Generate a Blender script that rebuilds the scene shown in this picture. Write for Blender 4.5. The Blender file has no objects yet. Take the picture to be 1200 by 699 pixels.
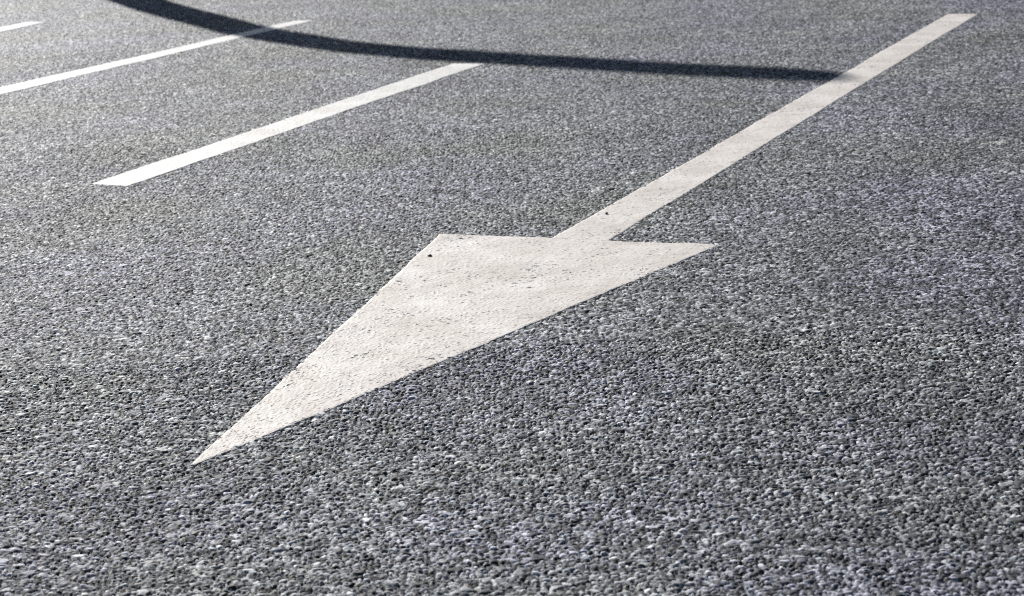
import bpy, bmesh, math
import numpy as np
from mathutils import Matrix, Vector, noise

sc = bpy.context.scene
COL = sc.collection
rng = np.random.default_rng(7)
R = math.radians
S = 1.25                                   # metres per survey unit

F, PITCH, ROLL, H = 2500.6, .231399, -.046345, 1.09771 * S      # lens and stance of the photographer
def ground(px, py):                        # survey: photograph pixel -> ground point
    dx, dy = px - 600, py - 349.5
    c, s = math.cos(-ROLL), math.sin(-ROLL)
    dx, dy = (c * dx - s * dy) / F, (s * dx + c * dy) / F
    c, s = math.cos(PITCH), math.sin(PITCH)
    t = H / (s + dy * c)
    return dx * t, (c - dy * s) * t

# ------------------------------------------------------------------ helpers
def link(name, me, mat=None, parent=None, smooth=False):
    o = bpy.data.objects.new(name, me)
    COL.objects.link(o)
    if mat: me.materials.append(mat)
    if parent: o.parent = parent
    if smooth: me.polygons.foreach_set('use_smooth', np.ones(len(me.polygons), bool))
    return o

def mesh_np(name, verts, quads):
    me = bpy.data.meshes.new(name)
    me.vertices.add(len(verts)); me.vertices.foreach_set('co', verts.astype(np.float32).ravel())
    n = len(quads)
    me.loops.add(n * 4); me.loops.foreach_set('vertex_index', quads.astype(np.int32).ravel())
    me.polygons.add(n)
    me.polygons.foreach_set('loop_start', np.arange(0, n * 4, 4, dtype=np.int32))
    me.update(calc_edges=True)
    return me

def tag(o, label=None, cat=None, group=None, kind=None):
    for k, v in (('label', label), ('category', cat), ('group', group), ('kind', kind)):
        if v: o[k] = v

def empty(name, loc, rz=0):
    o = bpy.data.objects.new(name, None); COL.objects.link(o)
    o.location = loc; o.rotation_euler.z = rz
    return o

def new_mat(name):
    m = bpy.data.materials.new(name); m.use_nodes = True
    nt = m.node_tree; b = nt.nodes['Principled BSDF']
    def N(t, **kw):
        n = nt.nodes.new(t)
        for k, v in kw.items():
            if k in n.inputs: n.inputs[k].default_value = v
            else: setattr(n, k, v)
        return n
    def L(a, b_): nt.links.new(a, b_)
    return m, b, N, L

# smooth value noise on numpy arrays
def vnoise(x, y, cell, seed):
    t = np.random.default_rng(seed).random((257, 257)).astype(np.float32)
    gx, gy = x / cell, y / cell
    ix, iy = np.floor(gx).astype(np.int64), np.floor(gy).astype(np.int64)
    fx, fy = (gx - ix).astype(np.float32), (gy - iy).astype(np.float32)
    fx, fy = fx * fx * (3 - 2 * fx), fy * fy * (3 - 2 * fy)
    a, b = ix % 256, (ix + 1) % 256
    c, d = iy % 256, (iy + 1) % 256
    return (t[a, c] * (1 - fx) + t[b, c] * fx) * (1 - fy) + (t[a, d] * (1 - fx) + t[b, d] * fx) * fy

# ------------------------------------------------------------------ crushed stone relief of the asphalt
X0, Y0 = -6.0, 2.0                         # lattice origin
class Stones:
    def __init__(s, g, seed, wx=12.0, wy=17.0):
        r = np.random.default_rng(seed); s.g = g
        n = (int(wx / g) + 4, int(wy / g) + 4); s.n = n
        f = lambda: r.random(n).astype(np.float32)
        s.jx, s.jy = 0.5 + 0.84 * (f() - .5), 0.5 + 0.84 * (f() - .5)
        s.w = (f() - .5) * 0.62            # size weight
        ra = f() * 3.1416; s.ca, s.sa = np.cos(ra), np.sin(ra)
        s.el = 1 + .38 * f()               # flaky stones are longer than wide
        s.h = f() ** 1.3; s.c = f()
        a, t = f() * 6.2832, (f() ** .9) * 0.40
        s.tx, s.ty = np.cos(a) * t, np.sin(a) * t
    def __call__(s, x, y):
        g = s.g
        u, v = (x - X0) / g + 1, (y - Y0) / g + 1
        iu, iv = np.floor(u).astype(np.int32), np.floor(v).astype(np.int32)
        f1 = np.full(x.shape, 9., np.float32); f2 = f1.copy()
        bi = np.zeros(x.shape, np.int32); bj = bi.copy()
        for di in (-1, 0, 1):
            for dj in (-1, 0, 1):
                i = np.clip(iu + di, 0, s.n[0] - 1); j = np.clip(iv + dj, 0, s.n[1] - 1)
                dx, dy = u - i - s.jx[i, j], v - j - s.jy[i, j]
                px_, py_ = dx * s.ca[i, j] + dy * s.sa[i, j], -dx * s.sa[i, j] + dy * s.ca[i, j]
                el = s.el[i, j]; px_, py_ = np.abs(px_) / el, np.abs(py_) * el
                d = np.cbrt(px_ ** 3 + py_ ** 3).astype(np.float32) + s.w[i, j] * .55    # squarish, angular
                m = d < f1
                f2 = np.where(m, f1, np.minimum(f2, d))
                f1 = np.where(m, d, f1); bi = np.where(m, i, bi); bj = np.where(m, j, bj)
        dx, dy = (u - bi - s.jx[bi, bj]) * g, (v - bj - s.jy[bi, bj]) * g
        e = np.clip((f2 - f1 - .10) / 0.20, 0, 1)
        e = 1 - (1 - e) ** 1.6
        top = s.h[bi, bj], dx * s.tx[bi, bj] + dy * s.ty[bi, bj]
        return e, top[0], top[1], s.c[bi, bj]

BIG, SMALL, COARSE = Stones(0.0128, 11), Stones(0.0076, 12), Stones(0.0200, 13)
def relief(x, y):
    """height, stone tone and binder mask of the asphalt at (x, y)"""
    wx = (vnoise(x, y, .011, 5) - .5) * .003; wy = (vnoise(x, y, .011, 6) - .5) * .003
    e, h, t, c = BIG(x + wx, y + wy)
    zb = -0.0090 + e * (0.0050 + 0.0042 * h + t * 1.4)
    e2, h2, t2, c2 = SMALL(x + wy, y + wx)
    zs = -0.0096 + e2 * (0.0020 + 0.0042 * h2 + t2 * 1.1)
    e3, h3, t3, c3 = COARSE(x + wy, y - wx)           # now and then one of the largest stones of the mix
    zc = np.where(c3 > .84, -0.0088 + e3 * (0.0056 + 0.0030 * h3 + t3 * .8), -1.0)
    coarse = zc > zb
    zb, e, c = np.where(coarse, zc, zb), np.where(coarse, e3, e), np.where(coarse, (c3 - .84) / .16, c)
    small = zs > zb
    z = np.where(small, zs, zb)
    tone = np.where(small, c2, c)
    mask = np.where(small, e2, e)
    z = np.minimum(z, -.0018 + .28 * (z + .0018))      # rolled flat on top
    swell = .0006 + (vnoise(x, y, .34, 8) - .5) * .004 + (vnoise(x, y, .09, 9) - .5) * .0016
    return z + swell, tone, mask

def chunked(f, x, y, n=400_000):
    o = [f(x[i:i + n], y[i:i + n]) for i in range(0, len(x), n)]
    return [np.concatenate(k) for k in zip(*o)]

# ------------------------------------------------------------------ the asphalt: one sheet to the horizon, stones modelled on the near part
BANDS = [(2.7, 5.3, 1.95, .0033), (5.3, 9.0, 2.95, .0043), (9.0, 12.6, 3.8, .0051), (12.6, 17.6, 4.95, .0062)]   # y from, y to, half width, spacing
def build_asphalt(mat):
    V, Q, T, M, D = [], [], [], [], []
    base = 0
    grids = []
    for (ya, yb, hw, sp) in BANDS:
        nx, ny = int(2 * hw / sp) + 1, int((yb - ya) / sp) + 1
        xs = np.linspace(-hw, hw, nx); ys = np.linspace(ya, yb, ny)
        gx, gy = np.meshgrid(xs, ys)
        z, t, m = chunked(relief, gx.ravel(), gy.ravel())
        grids.append([xs, ys, z.reshape(ny, nx), t, m])
    for k, (xs, ys, z, t, m) in enumerate(grids):
        nx, ny = len(xs), len(ys)
        hw = BANDS[k][2]
        z[:, 0] = z[:, -1] = -0.003
        if k == 0: z[0, :] = -0.003
        if k == len(grids) - 1: z[-1, :] = -0.003
        if k > 0:
            out = np.abs(xs) > BANDS[k - 1][2] - 1e-6
            z[0, out] = -0.003
    for k in range(len(grids) - 1):                        # the finer edge follows the coarser one: no crack
        xs, nxt = grids[k][0], grids[k + 1]
        grids[k][2][-1, :] = np.interp(xs, nxt[0], nxt[2][0, :])
    for (xs, ys, z, t, m) in grids:
        nx, ny = len(xs), len(ys)
        gx, gy = np.meshgrid(xs, ys)
        V.append(np.c_[gx.ravel(), gy.ravel(), z.ravel()]); T.append(t); M.append(m); D.append(np.ones(nx * ny))
        i = (np.arange(ny - 1)[:, None] * nx + np.arange(nx - 1)[None, :]).ravel() + base
        Q.append(np.c_[i, i + 1, i + nx + 1, i + nx]); base += nx * ny
    # plain surroundings out to the horizon, with a hole for the modelled part
    bx = sorted({-900, -150, -40, -12, 12, 40, 150, 900} | {s * b[2] for b in BANDS for s in (-1, 1)})
    by = sorted({-300, -40, -6, 40, 120, 1200} | {v for b in BANDS for v in b[:2]})
    gx, gy = np.meshgrid(bx, by)
    V.append(np.c_[gx.ravel(), gy.ravel(), np.full(gx.size, -0.003)])
    T.append(np.full(gx.size, .5)); M.append(np.ones(gx.size)); D.append(np.zeros(gx.size))
    q = []
    for j in range(len(by) - 1):
        for i in range(len(bx) - 1):
            cx, cy = (bx[i] + bx[i + 1]) / 2, (by[j] + by[j + 1]) / 2
            if any(b[0] < cy < b[1] and abs(cx) < b[2] for b in BANDS): continue
            a = base + j * len(bx) + i
            q.append((a, a + 1, a + 1 + len(bx), a + len(bx)))
    Q.append(np.array(q))
    me = mesh_np('asphalt', np.concatenate(V), np.concatenate(Q))
    for nm, dat in (('tone', T), ('stone', M), ('modelled', D)):
        at = me.attributes.new(nm, 'FLOAT', 'POINT')
        at.data.foreach_set('value', np.concatenate(dat).astype(np.float32))
    o = link('asphalt_ground', me, mat, smooth=True)
    o['kind'] = 'structure'
    return o

def mat_asphalt():
    m, b, N, L = new_mat('asphalt')
    geo = N('ShaderNodeNewGeometry')
    at = {k: N('ShaderNodeAttribute', attribute_name=k) for k in ('tone', 'stone', 'modelled')}
    vor = N('ShaderNodeTexVoronoi', Scale=72.0); L(geo.outputs['Position'], vor.inputs['Vector'])
    sep = N('ShaderNodeSeparateColor'); L(vor.outputs['Color'], sep.inputs[0])
    tone = N('ShaderNodeMix', data_type='FLOAT')
    L(at['modelled'].outputs['Fac'], tone.inputs[0]); L(sep.outputs[0], tone.inputs[2]); L(at['tone'].outputs['Fac'], tone.inputs[3])
    ramp = N('ShaderNodeValToRGB'); cr = ramp.color_ramp
    cols = [(0, (.012, .013, .015)), (.22, (.036, .038, .043)), (.44, (.108, .112, .122)), (.65, (.235, .241, .255)), (.85, (.43, .435, .45)), (1, (.68, .675, .66))]
    cr.elements[0].position = 0; cr.elements[0].color = (*cols[0][1], 1)
    cr.elements[1].position = 1; cr.elements[1].color = (*cols[-1][1], 1)
    for p_, c in cols[1:-1]:
        e = cr.elements.new(p_); e.color = (*c, 1)
    L(tone.outputs[0], ramp.inputs[0])
    # mineral grain on each stone
    n1 = N('ShaderNodeTexNoise', Scale=420.0, Detail=3.0); L(geo.outputs['Position'], n1.inputs['Vector'])
    g1 = N('ShaderNodeMapRange'); g1.inputs[1].default_value = .3; g1.inputs[2].default_value = .7; g1.inputs[3].default_value = .72; g1.inputs[4].default_value = 1.28
    L(n1.outputs['Fac'], g1.inputs[0])
    # wear: patches where the bitumen film is still on the stones, and dust
    n2 = N('ShaderNodeTexNoise', Scale=1.7, Detail=4.0, Roughness=.62); L(geo.outputs['Position'], n2.inputs['Vector'])
    g2 = N('ShaderNodeMapRange'); g2.inputs[1].default_value = .33; g2.inputs[2].default_value = .67; g2.inputs[3].default_value = .74; g2.inputs[4].default_value = 1.22
    L(n2.outputs['Fac'], g2.inputs[0])
    mul = N('ShaderNodeMath', operation='MULTIPLY'); L(g1.outputs[0], mul.inputs[0]); L(g2.outputs[0], mul.inputs[1])
    sc_ = N('ShaderNodeVectorMath', operation='SCALE'); L(ramp.outputs[0], sc_.inputs[0]); L(mul.outputs[0], sc_.inputs['Scale'])
    # colour cast of patches: bluish to olive
    n3_ = N('ShaderNodeTexNoise', Scale=1.1, Detail=3.0); L(geo.outputs['Position'], n3_.inputs['Vector'])
    n3 = N('ShaderNodeMapRange'); n3.inputs[1].default_value = .36; n3.inputs[2].default_value = .64; L(n3_.outputs['Fac'], n3.inputs[0])
    cst = N('ShaderNodeMix', data_type='RGBA'); L(n3.outputs[0], cst.inputs[0])
    cst.inputs[6].default_value = (.95, .96, 1.10, 1); cst.inputs[7].default_value = (.985, 1.02, .955, 1)
    tint = N('ShaderNodeMix', data_type='RGBA', blend_type='MULTIPLY'); tint.inputs[0].default_value = 1
    L(sc_.outputs[0], tint.inputs[6]); L(cst.outputs[2], tint.inputs[7])
    bind = N('ShaderNodeMix', data_type='RGBA'); bind.inputs[6].default_value = (.010, .010, .012, 1)
    st = N('ShaderNodeMapRange'); st.inputs[1].default_value = .22; st.inputs[2].default_value = .80; 
    # beyond the modelled part the dark gaps between the stones come from the cell pattern
    ve = N('ShaderNodeTexVoronoi', Scale=72.0, feature='DISTANCE_TO_EDGE'); L(geo.outputs['Position'], ve.inputs['Vector'])
    vm = N('ShaderNodeMapRange'); vm.inputs[1].default_value = .015; vm.inputs[2].default_value = .15; L(ve.outputs['Distance'], vm.inputs[0])
    sm = N('ShaderNodeMix', data_type='FLOAT'); L(at['modelled'].outputs['Fac'], sm.inputs[0]); L(vm.outputs[0], sm.inputs[2]); L(at['stone'].outputs['Fac'], sm.inputs[3])
    L(sm.outputs[0], st.inputs[0])
    L(st.outputs[0], bind.inputs[0]); L(tint.outputs[2], bind.inputs[7])
    L(bind.outputs[2], b.inputs['Base Color'])
    rr = N('ShaderNodeMapRange'); rr.inputs[3].default_value = .54; rr.inputs[4].default_value = .85
    k7 = N('ShaderNodeMath', operation='MULTIPLY'); L(tone.outputs[0], k7.inputs[0]); k7.inputs[1].default_value = 7.31
    fr = N('ShaderNodeMath', operation='FRACT'); L(k7.outputs[0], fr.inputs[0]); L(fr.outputs[0], rr.inputs[0])
    ro = N('ShaderNodeMix', data_type='FLOAT'); L(at['modelled'].outputs['Fac'], ro.inputs[0]); ro.inputs[2].default_value = .85; L(rr.outputs[0], ro.inputs[3])
    L(ro.outputs[0], b.inputs['Roughness'])
    so_ = N('ShaderNodeMix', data_type='FLOAT'); L(at['modelled'].outputs['Fac'], so_.inputs[0]); so_.inputs[2].default_value = .14; so_.inputs[3].default_value = .18
    L(so_.outputs[0], b.inputs['Specular IOR Level'])
    b.inputs['Specular IOR Level'].default_value = .18
    # fine grain bump everywhere, stone bump only beyond the modelled part
    bp1 = N('ShaderNodeBump', Strength=.35, Distance=.0012); L(n1.outputs['Fac'], bp1.inputs['Height'])
    inv = N('ShaderNodeMath', operation='SUBTRACT'); inv.inputs[0].default_value = 1; L(at['modelled'].outputs['Fac'], inv.inputs[1])
    bp2 = N('ShaderNodeBump', Distance=.006, invert=True); L(inv.outputs[0], bp2.inputs['Strength']); L(vor.outputs['Distance'], bp2.inputs['Height'])
    L(bp1.outputs[0], bp2.inputs['Normal']); L(bp2.outputs[0], b.inputs['Normal'])
    return m

def mat_paint(name, col, wear):
    m, b, N, L = new_mat(name)
    tc = N('ShaderNodeTexCoord')
    n0 = N('ShaderNodeTexNoise', Scale=4.5, Detail=5.0, Roughness=.6); L(tc.outputs['Object'], n0.inputs['Vector'])
    c0 = N('ShaderNodeValToRGB'); L(n0.outputs['Fac'], c0.inputs[0])
    c0.color_ramp.elements[0].position = .34; c0.color_ramp.elements[0].color = (*[c * k for c, k in zip(col, (.78, .755, .73))], 1)
    c0.color_ramp.elements[1].position = .66; c0.color_ramp.elements[1].color = (*col, 1)
    # rubbed-in dirt, in grains
    n1 = N('ShaderNodeTexNoise', Scale=150.0, Detail=2.0); L(tc.outputs['Object'], n1.inputs['Vector'])
    r1 = N('ShaderNodeMapRange'); r1.inputs[1].default_value = .54; r1.inputs[2].default_value = .70; r1.inputs[3].default_value = 0; r1.inputs[4].default_value = .42 * wear; L(n1.outputs['Fac'], r1.inputs[0])
    d1 = N('ShaderNodeMix', data_type='RGBA'); L(r1.outputs[0], d1.inputs[0]); L(c0.outputs[0], d1.inputs[6]); d1.inputs[7].default_value = (.33, .31, .28, 1)
    # open pits where the asphalt shows, in clusters
    v = N('ShaderNodeTexVoronoi', Scale=70.0); L(tc.outputs['Object'], v.inputs['Vector'])
    sp = N('ShaderNodeSeparateColor'); L(v.outputs['Color'], sp.inputs[0])
    n2 = N('ShaderNodeTexNoise', Scale=7.0, Detail=3.0); L(tc.outputs['Object'], n2.inputs['Vector'])
    th = N('ShaderNodeMapRange'); th.inputs[1].default_value = .40; th.inputs[2].default_value = .66; th.inputs[3].default_value = 1.0; th.inputs[4].default_value = 1 - .62 * wear; L(n2.outputs['Fac'], th.inputs[0])
    gt = N('ShaderNodeMath', operation='GREATER_THAN'); L(sp.outputs[0], gt.inputs[0]); L(th.outputs[0], gt.inputs[1])
    sz = N('ShaderNodeMath', operation='MULTIPLY'); L(sp.outputs[1], sz.inputs[0]); sz.inputs[1].default_value = .44
    ps = N('ShaderNodeMath', operation='SUBTRACT'); L(sz.outputs[0], ps.inputs[0]); L(v.outputs['Distance'], ps.inputs[1])
    pm = N('ShaderNodeMapRange'); pm.inputs[1].default_value = -.04; pm.inputs[2].default_value = .08; L(ps.outputs[0], pm.inputs[0])
    pit = N('ShaderNodeMath', operation='MULTIPLY'); L(pm.outputs[0], pit.inputs[0]); L(gt.outputs[0], pit.inputs[1])
    pf = N('ShaderNodeMath', operation='MULTIPLY'); L(pit.outputs[0], pf.inputs[0]); pf.inputs[1].default_value = .8
    d2 = N('ShaderNodeMix', data_type='RGBA'); L(pf.outputs[0], d2.inputs[0]); L(d1.outputs[2], d2.inputs[6]); d2.inputs[7].default_value = (.13, .125, .12, 1)
    L(d2.outputs[2], b.inputs['Base Color'])
    b.inputs['Roughness'].default_value = .62
    b.inputs['Specular IOR Level'].default_value = .12
    ad = N('ShaderNodeMath', operation='SUBTRACT'); L(n1.outputs['Fac'], ad.inputs[0]); L(pit.outputs[0], ad.inputs[1])
    bp = N('ShaderNodeBump', Strength=.30, Distance=.0015); L(ad.outputs[0], bp.inputs['Height']); L(bp.outputs[0], b.inputs['Normal'])
    return m

def mat_plain(name, col, rough, metal=0, scale=30):
    m, b, N, L = new_mat(name)
    tc = N('ShaderNodeTexCoord'); n = N('ShaderNodeTexNoise', Scale=scale, Detail=4.0); L(tc.outputs['Object'], n.inputs['Vector'])
    r = N('ShaderNodeValToRGB'); L(n.outputs['Fac'], r.inputs[0])
    r.color_ramp.elements[0].color = (*[c * .8 for c in col], 1); r.color_ramp.elements[1].color = (*col, 1)
    L(r.outputs[0], b.inputs['Base Color']); b.inputs['Roughness'].default_value = rough; b.inputs['Metallic'].default_value = metal
    return m

build_asphalt(mat_asphalt())

# ------------------------------------------------------------------ paint: thick films with a rounded, slightly ragged edge lying on the stones
TH = 0.39736                               # bearing of the markings
def paint_mesh(name, quad, origin, rz, cell=.0038, seed=0, rag=.0016, open_end=None, wear=1.0):
    """film over the surveyed corners (near left, near right, far left, far right), in the frame of its thing"""
    q = np.array(quad)
    ns = max(8, int(np.linalg.norm((q[2] + q[3] - q[0] - q[1]) / 2) / cell))
    wmax = max(np.linalg.norm(q[1] - q[0]), np.linalg.norm(q[3] - q[2])); nu = max(8, int(wmax / cell))
    U, Tm = np.meshgrid(np.linspace(0, 1, nu + 1), np.linspace(0, 1, ns + 1))
    P = (q[0] * ((1 - U) * (1 - Tm))[..., None] + q[1] * (U * (1 - Tm))[..., None] + q[2] * ((1 - U) * Tm)[..., None] + q[3] * (U * Tm)[..., None])
    wx, wy = P[..., 0], P[..., 1]
    dx, dy = wx - origin[0], wy - origin[1]
    c, s_ = math.cos(rz), math.sin(rz)
    X, Y = c * dx + s_ * dy, -s_ * dx + c * dy
    s0, s1 = 0, np.linalg.norm((q[2] + q[3] - q[0] - q[1]) / 2)
    wid = np.linalg.norm(q[1] - q[0]) * (1 - Tm) + np.linalg.norm(q[3] - q[2]) * Tm
    lft, rgt = 0 * wid, wid
    lip = np.full(X.shape, .0008); keep = np.ones(X.shape)      # where head and shaft join there is no edge
    if open_end == 'far': keep = 1 - np.clip((Tm * s1 - s1 + .03) / .02, 0, 1)
    if open_end == 'near': keep = 1 - np.clip((.03 - Tm * s1) / .02, 0, 1)
    lip = lip * keep
    jit = (vnoise(wx, wy, .014, 21 + seed) - .5) * 2 * rag + (vnoise(wx, wy, .15, 22 + seed) - .5) * 2 * rag * .8
    side = np.minimum(1, np.maximum(0, 1 - np.minimum(U, 1 - U) * wmax / .012))
    X = X + jit * np.where(U < .5, -1, 1) * side * np.minimum(1, (rgt - lft) / .05)
    ends = keep * np.maximum(0, 1 - np.minimum(Tm, 1 - Tm) * abs(s1 - s0) / .012)
    Y = Y + jit * ends * .8
    dist = np.minimum(np.minimum(U, 1 - U) * (rgt - lft), np.minimum(Tm, 1 - Tm) * abs(s1 - s0))
    # the film fills the gaps between the stones and lies thin over their tops; the highest stones wear through
    swell = .0006 + (vnoise(wx, wy, .34, 8) - .5) * .004 + (vnoise(wx, wy, .09, 9) - .5) * .0016
    rel = chunked(relief, wx.ravel(), wy.ravel())[0].reshape(wx.shape) - swell
    worn = np.clip((vnoise(wx, wy, .16, 41) * .6 + vnoise(wx, wy, .05, 42) * .4 - .45) / .22, 0, 1) * wear
    cover = .0012 - .0010 * worn
    level = -.0021 + (vnoise(wx, wy, .06, 32) - .5) * .0008
    d = rel - level
    z = swell + level + cover + .66 * np.maximum(d, -.002) * np.where(d > 0, 1, .35)
    z = z - lip * np.clip(1 - dist / .006, 0, 1)
    V = np.c_[X.ravel(), Y.ravel(), z.ravel()]
    nx = nu + 1
    i = (np.arange(ns)[:, None] * nx + np.arange(nu)[None, :]).ravel()
    Q = [np.c_[i, i + 1, i + nx + 1, i + nx]]
    ring = np.concatenate([np.arange(nx), np.arange(1, ns + 1) * nx + nu, ns * nx + np.arange(nu - 1, -1, -1), np.arange(ns - 1, 0, -1) * nx])
    low = V[ring].copy(); low[:, 2] -= .0095
    k = len(V); n = len(ring); a = np.arange(n); b_ = (a + 1) % n
    V = np.concatenate([V, low]); Q.append(np.c_[ring[b_], ring[a], k + a, k + b_])
    Q = np.concatenate(Q)
    return mesh_np(name, V, Q)

white = mat_paint('white_road_paint', (.74, .735, .71), .6)
cream = mat_paint('cream_road_paint', (.75, .71, .67), 1.0)
ROT = -TH
def G(*px): return [np.array(ground(*p)) for p in px]
def back_along(a, b, d):                   # carry an edge on beyond the picture
    return a + (a - b) / np.linalg.norm(a - b) * d
l1 = G((110.5, 214.5), (150, 217), (531, 75), (566.5, 74.6))
l2 = G((0, 102.7), (0, 110.4), (342, 25), (366, 24)); l2[0], l2[1] = back_along(l2[0], l2[2], 1.3), back_along(l2[1], l2[3], 1.3)
l3 = G((0, 32.3), (0, 37.1), (33, 26.2), (52, 25.8)); l3[0], l3[1] = back_along(l3[0], l3[2], 3.2), back_along(l3[1], l3[3], 3.2)
LINES = [(l1, 'short white parking line with both its ends in view, nearest to the arrow'),
         (l2, 'long white parking line crossed by the curved shadow'),
         (l3, 'white parking line of which only the tip shows in the upper left corner')]
for k, (q, lab) in enumerate(LINES):
    a_, b_ = (q[1] - q[0]) / np.linalg.norm(q[1] - q[0]), (q[2] - q[0]) / np.linalg.norm(q[2] - q[0])
    q = [q[0] - a_ * .006 - b_ * .015, q[1] + a_ * .006 - b_ * .015, q[2] - a_ * .006 + b_ * .015, q[3] + a_ * .006 + b_ * .015]
    p = (q[0] + q[1]) / 2
    o = link('parking_line', paint_mesh('parking_line', q, p, ROT, seed=3 * k, wear=.35), white, smooth=True)
    o.location = (p[0], p[1], 0); o.rotation_euler.z = ROT
    tag(o, lab, 'road marking', 'white parking bay lines')

tip, hl, hr, sl, sr, el, er = G((224.5, 545), (515.5, 274.5), (843.5, 286.3), (648.5, 278.2), (714.5, 280.2), (1111.5, 16), (1146.5, 16))
arrow = empty('painted_arrow', (tip[0], tip[1], 0), ROT)
tag(arrow, 'large cream white direction arrow painted on the grey asphalt, pointing to lower left', 'arrow')
def meet(a, b):                            # the shaft's edges start on the back edge of the head
    M_ = np.array([b - a, hl - hr]).T; t = np.linalg.solve(M_, hl - a); return a + (b - a) * t[0]
sl, sr = meet(sl, el), meet(sr, er)
w_ = (hr - hl) / np.linalg.norm(hr - hl) * .004
link('arrow_head', paint_mesh('arrow_head', (tip - w_, tip + w_, hl, hr), tip, ROT, seed=11, open_end='far'), cream, arrow, True)
link('arrow_shaft', paint_mesh('arrow_shaft', (sl, sr, el, er), tip, ROT, seed=14, open_end='near'), cream, arrow, True)

# ------------------------------------------------------------------ bits of gravel lying on the arrow
dark = mat_plain('dark_gravel', (.05, .048, .045), .7, scale=200)
def pebble(loc, r, seed, label):
    bm = bmesh.new(); bmesh.ops.create_icosphere(bm, subdivisions=3, radius=1)
    for v in bm.verts:
        k = 1 + .55 * noise.noise(v.co * 1.3 + Vector((seed * 7.1, 0, 0))) + .15 * noise.noise(v.co * 4)
        v.co = Vector((v.co.x * r * 1.15, v.co.y * r, v.co.z * r * .7)) * k
    me = bpy.data.meshes.new('pebble'); bm.to_mesh(me); bm.free()
    o = link('pebble', me, dark, smooth=True); o.location = (loc[0], loc[1], .0010 + r * .4)
    tag(o, label, 'pebble', 'bits of gravel on the arrow')
PEB = [((-0.32612, 9.6), .0055, 'tiny dark pebble near the left corner of the arrow head'),
       ((0.4, 10.0), .0048, 'tiny dark pebble on the arrow shaft just behind the head')]
PEB_POS = [(504, 301), (711, 251)]

# ------------------------------------------------------------------ camera
for k, ((_, r, lab), pp) in enumerate(zip(PEB, PEB_POS)):
    pebble(ground(*pp), r, k + 1, lab)

cam = bpy.data.cameras.new('camera'); co = bpy.data.objects.new('camera', cam); COL.objects.link(co); sc.camera = co
right = Vector((1, 0, 0)); up = Vector((0, math.sin(PITCH), math.cos(PITCH))); back = Vector((0, -math.cos(PITCH), math.sin(PITCH)))
r2 = math.cos(ROLL) * right + math.sin(ROLL) * up; u2 = -math.sin(ROLL) * right + math.cos(ROLL) * up
co.matrix_world = Matrix(((r2.x, u2.x, back.x, 0), (r2.y, u2.y, back.y, 0), (r2.z, u2.z, back.z, H), (0, 0, 0, 1)))
cam.sensor_width = 36; cam.lens = 36 * F / 1200
cam.clip_start = .1; cam.clip_end = 3000
cam.dof.use_dof = True; cam.dof.focus_distance = 5.5; cam.dof.aperture_fstop = 8

# ------------------------------------------------------------------ sun and sky
AZ, EL = R(20), R(28)                      # sun: to the left of straight ahead, low
sd = Vector((-math.sin(AZ) * math.cos(EL), math.cos(AZ) * math.cos(EL), math.sin(EL)))
ld = bpy.data.lights.new('sun', 'SUN'); ld.energy = 5; ld.angle = R(.5); ld.color = (1, .97, .93)
so = bpy.data.objects.new('sun', ld); COL.objects.link(so); so.rotation_euler = sd.to_track_quat('Z', 'Y').to_euler()
so.location = (-10, 30, 20)
w = bpy.data.worlds.new('World'); sc.world = w; w.use_nodes = True
sky = w.node_tree.nodes.new('ShaderNodeTexSky'); sky.sky_type = 'NISHITA'; sky.sun_disc = False
sky.sun_elevation = EL; sky.sun_rotation = -AZ
w.node_tree.links.new(sky.outputs[0], w.node_tree.nodes['Background'].inputs[0])
w.node_tree.nodes['Background'].inputs[1].default_value = .05

# ------------------------------------------------------------------ the street lamp beyond the bays that throws the curved shadow
steel = mat_plain('galvanised_steel', (.36, .37, .38), .45, .6)
black = mat_plain('black_lamp_housing', (.03, .03, .032), .5)
shadow = [((160, 0), .125), ((194, 11), .125), ((225, 19), .122), ((260, 28), .120), ((287, 35), .118), ((325, 42), .115), ((370, 49), .112), ((400, 53.5), .110),
          ((475, 61), .106), ((550, 65.5), .103), ((600, 68.5), .100), ((700, 75), .097), ((800, 80.5), .094), ((900, 85), .094), ((940, 86.8), .090), ((962, 87.4), .078)]
gx0, gy0 = ground(160, 0)
BY = gy0 + 4.6; BX = gx0 - 4.6 * math.tan(AZ)
cot = math.cos(EL) / math.sin(EL)
pts = []
for (px, py), rad in shadow:
    gx, gy = ground(px, py)
    z = (BY - gy) / (cot * math.cos(AZ)); r = gx - BX - z * cot * math.sin(AZ)
    pts.append((r, z, rad * (1.5 + .12 * min(1, max(0, (px - 160) / 400)))))
lamp = empty('street_lamp', (BX, BY, 0))
tag(lamp, 'grey steel street lamp with curved arm reaching over the parking bays from behind', 'street lamp')
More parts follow.
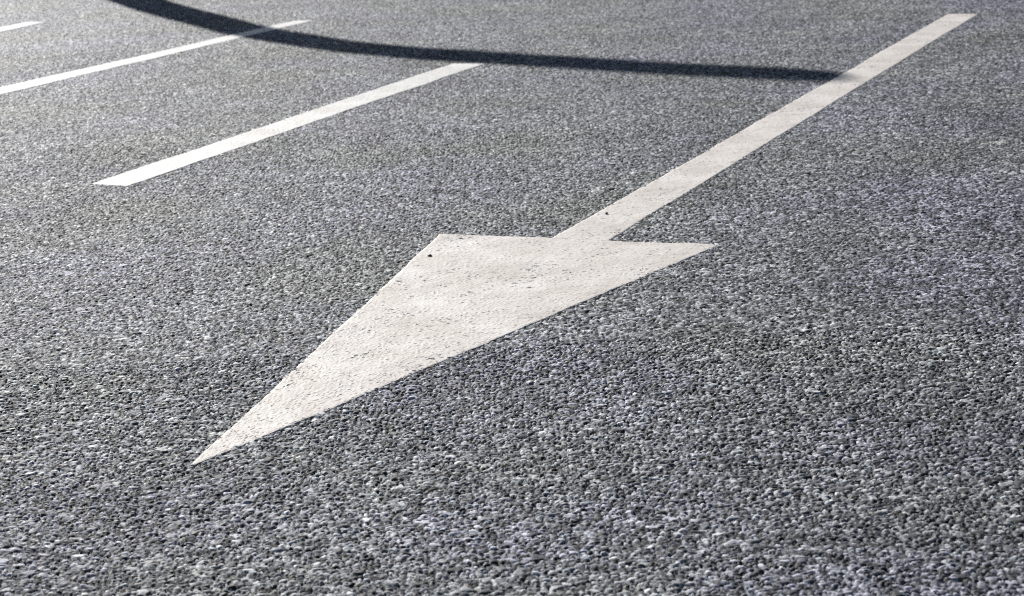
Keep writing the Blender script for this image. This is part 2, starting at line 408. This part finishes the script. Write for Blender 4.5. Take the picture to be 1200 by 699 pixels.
def tube(name, path, mat, parent, n=20, close=True):
    bm = bmesh.new(); rings = []
    P = [Vector((a, 0, z)) for a, z, _ in path]
    for i, q in enumerate(P):
        d = (P[min(i + 1, len(P) - 1)] - P[max(i - 1, 0)]).normalized()
        side = Vector((0, 1, 0)); nrm = d.cross(side)
        rings.append([bm.verts.new(q + (side * math.cos(t) + nrm * math.sin(t)) * path[i][2]) for t in [2 * math.pi * k / n for k in range(n)]])
    for a, b in zip(rings, rings[1:]):
        for k in range(n): bm.faces.new((a[k], a[(k + 1) % n], b[(k + 1) % n], b[k]))
    bm.faces.new(rings[0][::-1]); bm.faces.new(rings[-1])
    bmesh.ops.recalc_face_normals(bm, faces=bm.faces)
    me = bpy.data.meshes.new(name); bm.to_mesh(me); bm.free()
    return link(name, me, mat, parent, True)
# smooth the surveyed curve (Catmull-Rom over the samples)
def cr(path, m=6):
    A = np.array(path); out = []
    for i in range(len(A) - 1):
        p0, p1, p2, p3 = A[max(i - 1, 0)], A[i], A[i + 1], A[min(i + 2, len(A) - 1)]
        for t in np.arange(m) / m:
            out.append(tuple(.5 * (2 * p1 + (p2 - p0) * t + (2 * p0 - 5 * p1 + 4 * p2 - p3) * t * t + (3 * p1 - p0 - 3 * p2 + p3) * t ** 3)))
    return out + [tuple(A[-1])]
arm = cr(pts)
split = int(len(arm) * .80)
tube('pole', [(0, .02, .21), (0, .7, .205), (pts[0][0] * .5, (pts[0][1] + .7) / 2, .196)] + arm[:split], steel, lamp)
head = arm[split - 1:]
x, z, r = head[-1]
hp = tube('lamp_head', [(a, b, c * 1.0) for a, b, c in head] + [(x + .05, z + .01, r * .85), (x + .09, z + .02, r * .55), (x + .11, z + .024, r * .2)], black, lamp)
bm = bmesh.new(); bmesh.ops.create_cone(bm, cap_ends=True, segments=32, radius1=.34, radius2=.32, depth=.03, matrix=Matrix.Translation((0, 0, .015)))
for k in range(4):
    a = math.pi / 4 + k * math.pi / 2
    bmesh.ops.create_cone(bm, cap_ends=True, segments=6, radius1=.02, radius2=.02, depth=.03, matrix=Matrix.Translation((.27 * math.cos(a), .27 * math.sin(a), .044)))
me = bpy.data.meshes.new('base_plate'); bm.to_mesh(me); bm.free(); link('base_plate', me, steel, lamp)

# ------------------------------------------------------------------ picture settings
sc.view_settings.view_transform = 'Standard'; sc.view_settings.look = 'None'; sc.view_settings.gamma = 1
sc.view_settings.use_curve_mapping = False
sc.view_settings.exposure = .28
sc.render.engine = 'CYCLES'
sc.cycles.max_bounces = 4
sc.cycles.use_denoising = False
sc.cycles.filter_width = 1.05
